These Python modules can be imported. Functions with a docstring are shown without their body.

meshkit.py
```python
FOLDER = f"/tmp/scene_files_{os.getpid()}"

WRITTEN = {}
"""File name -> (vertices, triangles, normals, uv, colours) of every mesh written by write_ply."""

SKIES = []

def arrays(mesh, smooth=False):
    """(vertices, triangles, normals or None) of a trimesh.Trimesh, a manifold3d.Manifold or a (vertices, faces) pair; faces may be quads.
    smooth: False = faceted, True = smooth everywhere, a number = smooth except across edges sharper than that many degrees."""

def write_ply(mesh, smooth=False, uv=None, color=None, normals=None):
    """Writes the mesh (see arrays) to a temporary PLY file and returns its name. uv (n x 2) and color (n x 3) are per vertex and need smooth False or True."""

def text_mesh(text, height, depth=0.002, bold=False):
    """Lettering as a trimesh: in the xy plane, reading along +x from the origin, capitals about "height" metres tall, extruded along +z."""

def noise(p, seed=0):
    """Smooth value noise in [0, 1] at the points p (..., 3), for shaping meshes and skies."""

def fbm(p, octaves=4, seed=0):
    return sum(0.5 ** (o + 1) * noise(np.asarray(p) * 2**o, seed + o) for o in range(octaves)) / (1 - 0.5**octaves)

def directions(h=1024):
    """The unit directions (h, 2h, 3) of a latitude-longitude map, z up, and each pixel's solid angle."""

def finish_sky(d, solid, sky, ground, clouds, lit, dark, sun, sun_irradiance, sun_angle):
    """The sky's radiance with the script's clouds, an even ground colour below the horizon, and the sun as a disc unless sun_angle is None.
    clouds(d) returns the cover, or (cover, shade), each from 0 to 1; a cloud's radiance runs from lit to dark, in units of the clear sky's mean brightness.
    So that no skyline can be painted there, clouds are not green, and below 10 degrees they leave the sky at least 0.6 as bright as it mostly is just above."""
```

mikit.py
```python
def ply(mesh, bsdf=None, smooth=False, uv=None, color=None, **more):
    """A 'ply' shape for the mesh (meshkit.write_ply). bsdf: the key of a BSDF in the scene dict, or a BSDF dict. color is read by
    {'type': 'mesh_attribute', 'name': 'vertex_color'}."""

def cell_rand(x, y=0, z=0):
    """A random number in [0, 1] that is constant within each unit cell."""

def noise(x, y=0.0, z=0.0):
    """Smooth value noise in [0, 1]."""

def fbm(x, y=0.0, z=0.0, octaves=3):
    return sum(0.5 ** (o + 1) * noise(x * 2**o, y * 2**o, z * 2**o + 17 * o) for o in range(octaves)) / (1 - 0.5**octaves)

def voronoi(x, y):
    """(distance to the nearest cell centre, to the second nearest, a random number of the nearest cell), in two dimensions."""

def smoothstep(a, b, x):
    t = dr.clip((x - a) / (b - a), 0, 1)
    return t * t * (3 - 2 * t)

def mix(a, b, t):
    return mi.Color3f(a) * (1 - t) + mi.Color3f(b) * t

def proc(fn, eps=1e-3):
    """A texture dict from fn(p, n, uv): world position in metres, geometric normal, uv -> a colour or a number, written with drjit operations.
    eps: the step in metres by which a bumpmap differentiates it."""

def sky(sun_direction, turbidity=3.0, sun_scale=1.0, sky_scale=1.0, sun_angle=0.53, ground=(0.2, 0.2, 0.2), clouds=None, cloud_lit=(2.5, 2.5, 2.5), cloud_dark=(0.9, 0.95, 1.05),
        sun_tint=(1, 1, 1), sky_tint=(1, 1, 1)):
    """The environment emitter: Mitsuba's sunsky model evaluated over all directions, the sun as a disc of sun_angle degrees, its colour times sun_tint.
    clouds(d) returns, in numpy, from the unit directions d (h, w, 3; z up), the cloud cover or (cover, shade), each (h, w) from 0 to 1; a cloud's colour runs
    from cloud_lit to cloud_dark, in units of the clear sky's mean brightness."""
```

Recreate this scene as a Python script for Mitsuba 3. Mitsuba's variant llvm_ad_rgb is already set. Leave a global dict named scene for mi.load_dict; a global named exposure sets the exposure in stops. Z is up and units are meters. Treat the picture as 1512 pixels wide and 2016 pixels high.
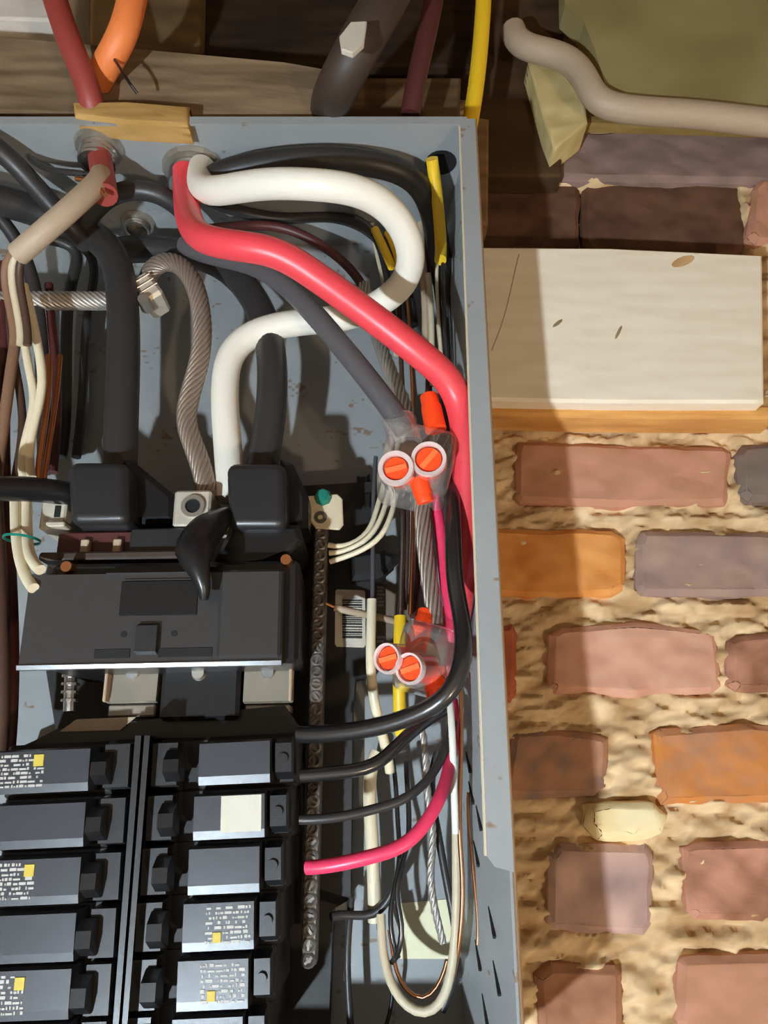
import math, random, numpy as np, trimesh, manifold3d as m3
import shapely.geometry as sg
import drjit as dr
import mitsuba as mi
import mikit, meshkit
from scipy.interpolate import CubicSpline
T = mi.ScalarTransform4f
scene, labels = {}, {}
random.seed(4); RNG = np.random.default_rng(4)

# ------------------------------------------------------------------ camera, light, exposure
F, TH, CAM = 1456.0, math.radians(19.0), np.array([0.0, -0.34, 1.5])
FWD, DOWN = np.array([0, math.cos(TH), math.sin(TH)]), np.array([0, math.sin(TH), -math.cos(TH)])
scene['camera'] = {'type': 'perspective', 'fov_axis': 'x', 'fov': 2 * math.degrees(math.atan(756 / F)), 'near_clip': 0.01, 'far_clip': 50.0,
                   'to_world': T().look_at(origin=CAM.tolist(), target=(CAM + FWD).tolist(), up=[0, 0, 1])}
exposure = 0.7
TORCH = CAM + np.array([-0.27, -0.26, -0.38])
TORCH_RADIANCE = 3500.0
scene['room_light'] = {'type': 'constant', 'radiance': {'type': 'rgb', 'value': [0.20, 0.155, 0.11]}}

def P(px, py, Y):
    """The point of the plane y = Y that the photograph shows at pixel (px, py)."""
    d = FWD + (px - 756) / F * np.array([1.0, 0, 0]) + (py - 1008) / F * DOWN
    return CAM + d * ((Y - CAM[1]) / d[1])

def PZ(px, py, Z):
    d = FWD + (px - 756) / F * np.array([1.0, 0, 0]) + (py - 1008) / F * DOWN
    return CAM + d * ((Z - CAM[2]) / d[2])

def mpp(px, py, Y):
    return np.linalg.norm(P(px + 50, py, Y) - P(px - 50, py, Y)) / 100

# ------------------------------------------------------------------ materials
def rgb(c): return {'type': 'rgb', 'value': [float(x) for x in c]}
def mat(name, color, rough=0.5, metal=0.0, two=True, **kw):
    b = {'type': 'principled', 'base_color': color if isinstance(color, dict) else rgb(color), 'roughness': rough, 'metallic': metal, **kw}
    scene['m_' + name] = {'type': 'twosided', 'bsdf': b} if two else b
def lin(r, g, b): return [((x / 255 + 0.055) / 1.055) ** 2.4 if x > 10 else x / 255 / 12.92 for x in (r, g, b)]

def paint_fn(p, n, uv):
    a = mikit.fbm(p.x * 90, p.y * 90, p.z * 90, 3)
    b = mikit.noise(p.x * 420, p.y * 420, p.z * 420)
    c = mikit.mix(mi.Color3f(0.255, 0.270, 0.270), mi.Color3f(0.295, 0.310, 0.308), mikit.fbm(p.x * 25, p.y * 25, p.z * 25, 2))
    rust = mikit.smoothstep(0.70, 0.80, a * 0.72 + b * 0.32)
    return mikit.mix(c, mi.Color3f(0.20, 0.115, 0.055), rust * 0.75)
mat('paint', mikit.proc(paint_fn), 0.42, specular=0.4)
VC = {'type': 'mesh_attribute', 'name': 'vertex_color'}
mat('vertex', VC, 0.9, specular=0.2)                      # bricks, mortar, timber: the colour comes with the mesh
mat('black_plastic', (0.010, 0.010, 0.0105), 0.32)
mat('matte_black', (0.012, 0.011, 0.010), 0.6)
mat('dark_plastic', (0.020, 0.020, 0.021), 0.36)
mat('breaker_black', (0.010, 0.0105, 0.012), 0.4)
mat('breaker_face', (0.030, 0.032, 0.038), 0.38, specular=0.6)
mat('shaded_stab_metal', (0.27, 0.235, 0.18), 0.42, 0.4)  # lug metal darkened for the shade under the main breaker
mat('cover_lip', (0.05, 0.05, 0.052), 0.3, specular=0.9)
mat('cover_grey', (0.034, 0.034, 0.035), 0.2, specular=0.8)
mat('black_cable', (0.030, 0.028, 0.027), 0.42)
mat('grey_cable', (0.085, 0.08, 0.085), 0.42)
mat('black_nylon', (0.008, 0.008, 0.009), 0.2, specular=1.0, clearcoat=1.0, clearcoat_gloss=0.7)
mat('white_cable', (0.78, 0.75, 0.64), 0.4)
mat('cream_wire', (0.68, 0.60, 0.42), 0.45)
mat('cream_dirty', (0.56, 0.48, 0.33), 0.5)
mat('beige_wire', (0.42, 0.32, 0.22), 0.5)
mat('tan_jacket', (0.42, 0.32, 0.22), 0.55)
mat('red_cable', (0.74, 0.060, 0.075), 0.38)
mat('pink_wire', (0.74, 0.045, 0.115), 0.36)
mat('maroon_wire', (0.075, 0.019, 0.017), 0.45)
mat('red_jacket', (0.28, 0.045, 0.035), 0.5)
mat('orange_jacket', (0.80, 0.22, 0.06), 0.5)
mat('yellow_jacket', (0.80, 0.52, 0.02), 0.45)
mat('brown_wire', (0.065, 0.032, 0.02), 0.5)
mat('rust', (0.22, 0.13, 0.065), 0.8)
mat('umber', (0.045, 0.030, 0.022), 0.55)
mat('paper_brown', (0.22, 0.12, 0.07), 0.7)
mat('copper', (0.80, 0.36, 0.17), 0.28, 1.0)
mat('aluminium', (0.66, 0.64, 0.60), 0.34, 1.0)
mat('alu_strand', (0.60, 0.56, 0.50), 0.40, 0.75)
mat('dull_strand', (0.36, 0.29, 0.235), 0.40, 0.6)
mat('steel', (0.55, 0.54, 0.52), 0.3, 1.0)
mat('zinc', (0.50, 0.47, 0.40), 0.38, 0.8)
mat('bar_metal', (0.125, 0.11, 0.094), 0.42, 0.5)
mat('bar_screw', (0.165, 0.148, 0.125), 0.42, 0.5)
mat('lug_metal', (0.60, 0.55, 0.44), 0.42, 0.35)
mat('green_screw', (0.012, 0.20, 0.15), 0.35, 0.2)
mat('hole', (0.006, 0.006, 0.006), 0.8)
mat('sticker', (0.50, 0.46, 0.38), 0.55)
mat('sticker_white', (0.55, 0.53, 0.43), 0.6)
mat('sticker_green', (0.74, 0.70, 0.46), 0.6)
mat('sticker_brown', (0.15, 0.12, 0.085), 0.5)
mat('ink', (0.02, 0.018, 0.016), 0.6)
mat('print_white', (0.42, 0.41, 0.38), 0.6)
mat('print_yellow', (0.52, 0.40, 0.05), 0.6)
mat('orange_plug', (0.92, 0.072, 0.014), 0.32)
mat('orange_bar', (0.96, 0.17, 0.05), 0.35)
mat('milky', (0.60, 0.48, 0.46), 0.22, specular=0.8)
scene['m_clear'] = {'type': 'blendbsdf', 'weight': 0.10, 'a': {'type': 'thindielectric', 'int_ior': 1.5}, 'b': {'type': 'twosided', 'bsdf': {'type': 'diffuse', 'reflectance': rgb((0.85, 0.78, 0.74))}}}
mat('board_paint', VC, 0.75, specular=0.2)
mat('olive', VC, 0.8, specular=0.2)

# ------------------------------------------------------------------ mesh helpers
def add(key, mesh, m, smooth=30, **kw):
    """One entry of the scene; a key that is taken gets the next number."""
    k, i = key, 0
    while k in scene:
        i += 1; k = f'{key}_{i:03d}'
    scene[k] = mikit.ply(mesh, 'm_' + m, smooth, **kw)
    return k
used = set()
def thing(name, label, cat, group=None, kind=None):
    k, i = name, 0
    while k in used or k in scene:
        i += 1; k = f'{name}_{i:03d}'
    used.add(k)
    labels[k] = {'label': label, 'category': cat}
    if group: labels[k]['group'] = group
    if kind: labels[k]['kind'] = kind
    return k
def one(name, mesh, m, label, cat, group=None, smooth=30, kind=None, **kw):
    k = thing(name, label, cat, group, kind); scene[k] = mikit.ply(mesh, 'm_' + m, smooth, **kw); return k

def tm(man):
    m = man.to_mesh(); return trimesh.Trimesh(np.array(m.vert_properties[:, :3]), np.array(m.tri_verts), process=False)
def hull(pts): return m3.Manifold.hull_points(np.asarray(pts, float))
def tube(path, r, n=14, caps=True):
    """A tube along the 3-D path with radius r (number or one per point)."""
    path = np.asarray(path, float); r = np.broadcast_to(r, len(path)).astype(float)
    t = np.gradient(path, axis=0); t /= np.linalg.norm(t, axis=1, keepdims=True) + 1e-12
    u = np.cross(t[0], [0.13, 0.2, 0.97]);  u = u if np.linalg.norm(u) > 1e-3 else np.cross(t[0], [1, 0, 0]); u /= np.linalg.norm(u)
    a = np.arange(n) * 2 * np.pi / n; V = []
    for i in range(len(path)):
        u = u - t[i] * (u @ t[i]); u /= np.linalg.norm(u); w = np.cross(t[i], u)
        V.append(path[i] + r[i] * (np.cos(a)[:, None] * u + np.sin(a)[:, None] * w))
    V = np.vstack(V); Fc = []
    for i in range(len(path) - 1):
        j = np.arange(n); k = (j + 1) % n
        Fc += [np.stack([i * n + j, i * n + k, (i + 1) * n + k], 1), np.stack([i * n + j, (i + 1) * n + k, (i + 1) * n + j], 1)]
    if caps:
        V = np.vstack([V, path[0], path[-1]]); j = np.arange(n); k = (j + 1) % n; L = (len(path) - 1) * n
        Fc += [np.stack([k, j, j * 0 + len(V) - 2], 1), np.stack([L + j, L + k, j * 0 + len(V) - 1], 1)]
    return trimesh.Trimesh(V, np.vstack(Fc), process=False)
def curve(pts, step=0.004):
    """A smooth path through the points, about one sample per step."""
    p = np.asarray(pts, float)
    d = np.r_[0, np.cumsum(np.sqrt(np.linalg.norm(np.diff(p, axis=0), axis=1)))]
    cs = CubicSpline(d, p) if len(p) > 2 else (lambda s: p[0] + (p[1] - p[0]) * (np.asarray(s) / d[-1])[:, None])
    q = cs(np.linspace(0, d[-1], 400)); L = np.r_[0, np.cumsum(np.linalg.norm(np.diff(q, axis=0), axis=1))]
    s = np.linspace(0, L[-1], max(6, int(L[-1] / step)))
    return np.stack([np.interp(s, L, q[:, k]) for k in range(3)], 1)
def path(pts): return curve([P(*p) for p in pts])
def radius(pts, w): return 0.5 * w * float(np.median([np.linalg.norm(P(*p) - CAM) / F * 0.97 for p in pts]))
def wire(name, pts, w, m, label, cat='wire', group=None, n=14):
    return one(name, tube(path(pts), radius(pts, w), n), m, label, cat, group, smooth=50)
def part_wire(key, pts, w, m, n=12): return add(key, tube(path(pts), radius(pts, w), n), m, 50)
def strand_mesh(c, R, ns=11, pitch=0.05, sr=0.34, core=0.7):
    c = np.asarray(c); t = np.gradient(c, axis=0); t /= np.linalg.norm(t, axis=1, keepdims=True)
    u = np.cross(t[0], [0.1, 0.9, 0.3]); u /= np.linalg.norm(u); U, W = [], []
    for i in range(len(c)):
        u = u - t[i] * (u @ t[i]); u /= np.linalg.norm(u); U.append(u); W.append(np.cross(t[i], u))
    U, W = np.array(U), np.array(W); s = np.r_[0, np.cumsum(np.linalg.norm(np.diff(c, axis=0), axis=1))]
    out = [tube(c, R * core, 10)]
    for k in range(ns):
        a = 2 * np.pi * (k / ns + s / pitch)
        out.append(tube(c + R * (1 - sr) * (np.cos(a)[:, None] * U + np.sin(a)[:, None] * W), R * sr * 0.9, 7))
    return trimesh.util.concatenate(out)
def strand(name, pts, w, m, label, cat='cable', ns=11, pitch=0.05, sr=0.26):
    c = curve([P(*p) for p in pts], 0.0025); return one(name, strand_mesh(c, radius(pts, w), ns, pitch, sr), m, label, cat, smooth=60)

def plate(poly, Y, thick, bev=0.0008):
    """Convex plate facing the viewer: pixel outline at depth Y, thick metres deep, with a bevelled front edge."""
    q = np.array([P(x, y, Y)[[0, 2]] for x, y in poly]); g = sg.Polygon(q); ins = np.array(g.buffer(-bev, join_style=2).exterior.coords)[:-1]
    pts = [[a[0], Y, a[1]] for a in ins] + [[a[0], Y + bev, a[1]] for a in q] + [[a[0], Y + thick, a[1]] for a in q]
    return tm(hull(pts))
def slab(poly, Y, thick):
    """Plate of any outline (no bevel)."""
    q = sg.Polygon([P(x, y, Y)[[0, 2]] for x, y in poly]).buffer(0)
    m = trimesh.creation.extrude_polygon(q, thick, engine='earcut'); v = m.vertices
    return trimesh.Trimesh(np.stack([v[:, 0], Y + v[:, 2], v[:, 1]], 1), m.faces[:, ::-1], process=False)
def frame(px, py, Y, slope=0.0, yaw=0.0, pitch=0.0):
    """(origin, axes right / depth / up, metres per pixel) of a thing that faces the viewer; slope and yaw and pitch in degrees."""
    s, a, b = map(math.radians, (slope, yaw, pitch))
    R = trimesh.transformations.euler_matrix(b, s, a, 'sxyz')[:3, :3]
    return P(px, py, Y), R, mpp(px, py, Y)
def place(fr, v):
    return fr[0] + np.asarray(v, float) @ fr[1].T
def fbox(fr, x0, x1, z0, z1, y0, y1, bev=0.0006):
    """Chamfered box in a frame: x and z in pixels, y (depth) in metres."""
    s = fr[2]; x0, x1, z0, z1 = x0 * s, x1 * s, z0 * s, z1 * s; b = min(bev, abs(x1 - x0) / 3, abs(z1 - z0) / 3, abs(y1 - y0) / 3)
    pts = []
    for x, sx in ((x0, 1), (x1, -1)):
        for y, sy in ((y0, 1), (y1, -1)):
            for z, sz in ((z0, 1), (z1, -1)):
                pts += [(x + sx * b, y + sy * b, z), (x + sx * b, y, z + sz * b), (x, y + sy * b, z + sz * b)]
    return tm(hull(place(fr, pts)))
def fprism(fr, prof, x0, x1):
    """Profile of (y metres, z pixels) swept along the frame's x, in pixels (convex)."""
    s = fr[2]; return tm(hull(place(fr, [(x * s, y, z * s) for x in (x0, x1) for y, z in prof])))
def fcyl(fr, x, z, r, y0, y1, n=24, r1=None):
    s = fr[2]; a = np.arange(n) * 2 * np.pi / n; r1 = r if r1 is None else r1
    return tm(hull(place(fr, [(x * s + r * s * math.cos(t), y1, z * s + r * s * math.sin(t)) for t in a] + [(x * s + r1 * s * math.cos(t), y0, z * s + r1 * s * math.sin(t)) for t in a])))
def lathe(prof, o, axis, n=28):
    """Profile of (radius, height) turned round the axis from o (closed when it starts and ends at radius 0)."""
    z = np.asarray(axis, float) / np.linalg.norm(axis); x = np.cross(z, [0.3, 0.9, 0.2]); x /= np.linalg.norm(x); y = np.cross(z, x)
    m = trimesh.creation.revolve(np.asarray(prof, float), sections=n); v = m.vertices
    return trimesh.Trimesh(o + v[:, :1] * x + v[:, 1:2] * y + v[:, 2:] * z, m.faces, process=False)
def cat(*ms): return trimesh.util.concatenate(list(ms))
def bx(lo, hi): return trimesh.creation.box(bounds=[lo, hi])
def tint(v, c0, c1, f, seed=0, oct=3):
    """Mottled vertex colours between c0 and c1."""
    n = sum(0.5 ** o * (meshkit.noise(np.asarray(v) * f * 2 ** o, seed + o) - 0.5) for o in range(oct)) + 0.5
    n = np.clip((n - 0.5) * 1.5 + 0.5, 0, 1)[:, None]
    return np.asarray(c0) * (1 - n) + np.asarray(c1) * n

# ------------------------------------------------------------------ the torch that lights the picture
k = thing('torch', 'small bright torch held in front of the open panel, below and left of the viewer', 'torch')
ax = P(800, 1000, 0.05) - TORCH; ax /= np.linalg.norm(ax)
lens = lathe([(0.0, 0.0), (0.012, 0.0), (0.012, 0.0004), (0.0, 0.0004)], TORCH, ax)
scene[k + '__lens'] = {**mikit.ply(lens, 'm_milky', False), 'emitter': {'type': 'area', 'radiance': rgb([TORCH_RADIANCE * x for x in (0.86, 1.0, 1.12)])}}
add(k + '__body', lathe([(0, -0.09), (0.010, -0.09), (0.012, -0.03), (0.015, -0.008), (0.015, -0.0008), (0.0, -0.0008)], TORCH, ax), 'black_plastic')

FILL_LAMP = CAM + np.array([0.55, -0.55, -0.75])  # unseen lamp added to fill the shade with warm light
k = thing('fill_lamp', 'unseen warm lamp added low behind the viewer on the right to fill the shade', 'light bulb')
sp = trimesh.creation.icosphere(3, 0.03); sp.apply_translation(FILL_LAMP)
scene[k + '__glass'] = {**mikit.ply(sp, 'm_milky', True), 'emitter': {'type': 'area', 'radiance': rgb([340.0 * x for x in (1.0, 0.76, 0.52)])}}
add(k + '__cap', lathe([(0, -0.06), (0.014, -0.06), (0.014, -0.024), (0, -0.024)], FILL_LAMP, [0, 0, 1]), 'zinc')

# ------------------------------------------------------------------ setting: brick wall, ceiling
YF, YB, YW, YBOARD = 0.0, 0.11, 0.135, 0.102
x_lo, x_hi = P(-1500, 1000, YW)[0], P(2700, 1000, YW)[0]
def rough_grid(x0, x1, z0, z1, step, Y, amp, f, seed):
    xs, zs = np.arange(x0, x1 + step, step), np.arange(z0, z1 + step, step)
    X, Z = np.meshgrid(xs, zs, indexing='ij'); p = np.stack([X, X * 0, Z], -1)
    h = sum(0.5 ** o * (meshkit.noise(p * np.array([f, 1, f * 2.0]) * 2 ** o, seed + o) - 0.5) for o in range(4))
    v = np.stack([X, Y - amp * h, Z], -1).reshape(-1, 3)
    i = np.arange(len(xs) * len(zs)).reshape(len(xs), len(zs))
    f4 = np.stack([i[:-1, :-1], i[1:, :-1], i[1:, 1:], i[:-1, 1:]], -1).reshape(-1, 4)
    return trimesh.Trimesh(v, np.vstack([f4[:, [0, 1, 2]], f4[:, [0, 2, 3]]]), process=False)
zt, zb = P(900, -700, YW)[2], 0.4
xs_, zs_ = P(940, 1000, YW)[0], P(1300, 830, YW)[2]
mort = cat(rough_grid(xs_ - 0.006, P(1750, 1000, YW)[0], P(900, 2250, YW)[2], zs_ + 0.03, 0.0019, YW + 0.006, 0.010, 75, 3),
           rough_grid(x_lo, xs_, zb, zt, 0.03, YW + 0.012, 0.004, 20, 5), rough_grid(xs_, P(1750, 1000, YW)[0], zs_ + 0.028, zt, 0.004, YW + 0.006, 0.010, 70, 8),
           rough_grid(P(1740, 1000, YW)[0], x_hi, zb, zt, 0.012, YW + 0.004, 0.012, 60, 9), rough_grid(xs_, P(1750, 1000, YW)[0], zb, P(900, 2240, YW)[2], 0.012, YW + 0.004, 0.012, 60, 7))
vv = mort.vertices.copy(); rx0, rx1, rz0, rz1 = P(930, 400, YW)[0], P(1466, 400, YW)[0], P(1200, 500, YW)[2], P(1200, 352, YW)[2]
vv[(vv[:, 0] > rx0) & (vv[:, 0] < rx1) & (vv[:, 2] > rz0) & (vv[:, 2] < rz1), 1] += 0.014; mort.vertices = vv
scene['wall_back'] = mikit.ply(mort, 'm_vertex', True, color=tint(mort.vertices, lin(178, 146, 104), lin(226, 200, 158), 60, 2, 4))
labels['wall_back'] = {'label': 'old brick wall with rough tan mortar behind the grey panel', 'category': 'wall', 'kind': 'structure'}
def brick(poly, c0, c1, Y=YW, thick=0.04, bev=0.004, amp=0.0035, seed=None):
    seed = len(scene) if seed is None else seed
    q = np.array(poly, float); g = sg.Polygon(q)
    m = plate(list(g.exterior.coords)[:-1], Y, thick, bev)
    man = m3.Manifold(m3.Mesh(np.asarray(m.vertices, np.float32), np.asarray(m.faces, np.uint32))) if False else None
    m = m.subdivide_to_size(0.006); m.merge_vertices(); m.fix_normals(); v = m.vertices
    d = sum(0.5 ** o * (meshkit.noise(v * 45 * 2 ** o, seed + o) - 0.5) for o in range(3))
    m.vertices = v + m.vertex_normals * (amp * d)[:, None]
    return add('wall_back__brick', m, 'vertex', True, color=tint(m.vertices, c0, c1, 55, seed, 4))
def rect(x0, y0, x1, y1, j=9):
    r = lambda: RNG.uniform(-j, j)
    c = 16
    return [(x0 + c + r(), y0 + r()), ((x0 + x1) / 2, y0 + r()), (x1 - c + r(), y0 + r()), (x1 + r(), y0 + c), (x1 + r(), y1 - c), (x1 - c + r(), y1 + r()), ((x0 + x1) / 2, y1 + r()), (x0 + c + r(), y1 + r()), (x0 + r(), y1 - c), (x0 + r(), y0 + c)]
PINK, PINK2 = lin(196, 142, 118), lin(214, 166, 140)
PURP, PURP2 = lin(150, 124, 116), lin(186, 156, 146)
GREYP, GREYP2 = lin(128, 108, 98), lin(168, 142, 126)
ORAN, ORAN2 = lin(206, 132, 66), lin(228, 160, 92)
RED, RED2 = lin(160, 84, 58), lin(186, 108, 76)
BROWN, BROWN2 = lin(140, 96, 72), lin(178, 130, 100)
SHADEB, SHADEB2 = lin(84, 58, 44), lin(108, 78, 60)  # dark brown that carries the shade cast above the white board
for box_, a, b in [((1085, 254, 1545, 350), GREYP, PURP), ((1475, 352, 1640, 476), PINK, BROWN2),
                  ((1010, 872, 1440, 992), BROWN2, PINK), ((1455, 876, 1800, 984), GREYP, lin(120, 112, 100)),
                  ((960, 1040, 1226, 1173), ORAN, ORAN2), ((1256, 1052, 1640, 1168), PURP, GREYP2),
                  ((930, 1232, 1026, 1384), RED, RED2), ((1084, 1232, 1420, 1366), PINK, PINK2), ((1432, 1244, 1700, 1362), BROWN, PINK),
                  ((1000, 1436, 1192, 1566), GREYP, BROWN2), ((1292, 1428, 1660, 1576), ORAN, BROWN2),
                  ((1082, 1668, 1286, 1838), PURP, lin(200, 166, 152)), ((1350, 1652, 1700, 1812), BROWN, PINK),
                  ((1060, 1905, 1235, 2080), BROWN, BROWN2), ((1330, 1880, 1720, 2030), PINK, BROWN2),
                  ((1650, 1000, 1900, 1168), PINK, BROWN2), ((1716, 1240, 1990, 1370), GREYP, PURP2), ((1680, 1430, 1960, 1570), PINK, PINK2), ((1720, 1650, 2000, 1810), ORAN, BROWN2), ((1740, 1880, 2040, 2030), PURP, PURP2),
                  ((1040, 2110, 1380, 2260), ORAN, BROWN2), ((1430, 2100, 1760, 2240), RED, BROWN2), ((1820, 870, 2060, 980), BROWN, PINK), ((1660, 350, 1950, 476), GREYP, PURP2), ((1560, 255, 1900, 340), PINK, BROWN2), ((1660, 500, 1960, 640), PURP, PINK), ((1660, 660, 1960, 800), BROWN, PINK)]:
    brick(rect(*box_), a, b)
brick([(1158, 1586), (1200, 1578), (1290, 1582), (1318, 1606), (1306, 1640), (1250, 1656), (1180, 1652), (1156, 1624)], lin(226, 204, 150), lin(240, 224, 178), Y=YW - 0.004)
labels[[k for k in scene if k.startswith('wall_back__brick')][-1]] = {'label': 'pale cream stone between the bricks'}
for box_ in [(930, 324, 1142, 490), (1148, 324, 1472, 496)]:       # bricks set back above the white board, its cast shade put into their colour
    brick(rect(*box_, 3), SHADEB, SHADEB2, Y=YW + 0.008, thick=0.03)

# ceiling: boards and joists above the panel
z_c = P(700, -140, 0.09)[2]
scene['ceiling'] = mikit.ply(bx([x_lo - 0.5, -1.4, z_c], [x_hi + 0.5, YW + 0.06, z_c + 0.02]), 'm_vertex', False, color=np.tile(lin(86, 62, 42), (8, 1)))
labels['ceiling'] = {'label': 'dark brown timber boarding above the panel', 'category': 'ceiling', 'kind': 'structure'}

def timber(poly, Y, thick, c0, c1, seed, m='vertex', bev=0.002):
    t = plate(poly, Y, thick, bev).subdivide_to_size(0.012); t.merge_vertices(); v = t.vertices
    return t, tint(v * np.array([0.25, 1, 1.6]), c0, c1, 110, seed, 4)
t, c = timber([(-160, 60), (80, 75), (560, 118), (640, 132), (640, 246), (-160, 212)], 0.012, 0.10, lin(104, 86, 64), lin(142, 120, 94), 11)
one('timber_beam', t, 'vertex', 'weathered tan timber beam running above the grey panel top', 'beam', smooth=True, color=c)
t, c = timber([(235, -160), (400, -160), (392, 112), (232, 100)], 0.06, 0.05, lin(80, 62, 40), lin(104, 84, 56), 12)
one('timber_block', t, 'vertex', 'brown upright timber behind the orange cable', 'timber', smooth=True, color=c)
t, c = timber([(398, -160), (940, -160), (938, 130), (398, 120)], 0.075, 0.03, lin(34, 24, 17), lin(52, 38, 26), 13)  # near-black colour stands for the shade of an open void
one('void_board', t, 'vertex', 'dark brown board behind the thick diagonal cable, its colour holding the shade of a void', 'board', smooth=True, color=c)
t, c = timber([(640, 150), (908, 150), (904, 246), (640, 246)], 0.052, 0.05, lin(70, 52, 34), lin(104, 82, 56), 14)
one('timber_block', t, 'vertex', 'brown timber block above the right end of the panel top', 'timber', smooth=True, color=c)
t, c = timber([(-160, -160), (130, -160), (126, 40), (-160, 30)], 0.05, 0.05, lin(200, 190, 176), lin(222, 214, 202), 15)
one('white_board', t, 'vertex', 'pale white board at the top left corner behind the red cable', 'board', smooth=True, color=c)
t, c = timber([(140, 198), (250, 196), (372, 206), (370, 246), (250, 240), (146, 228)], -0.004, 0.014, lin(150, 116, 62), lin(186, 150, 92), 16)
one('wood_strip', t, 'vertex', 'splintered pale yellow wood strip on the panel top edge', 'wood strip', smooth=True, color=c)
t, c = timber([(700, 190), (963, 232), (961, 440), (700, 440)], 0.108, 0.022, lin(118, 92, 62), lin(146, 116, 80), 17)
one('backing_board', t, 'vertex', 'tan backing board showing beside the upper right panel edge', 'board', smooth=True, color=c)

t, c = timber([(936, -160), (1112, -160), (1106, 346), (936, 346)], 0.124, 0.02, lin(62, 46, 30), lin(84, 62, 40), 18)  # board added as a dark stand-in for the panel shadow on the wall
one('shade_board', t, 'vertex', 'dark brown board added for the panel shadow beside its top right corner', 'timber', smooth=True, color=c)

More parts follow.
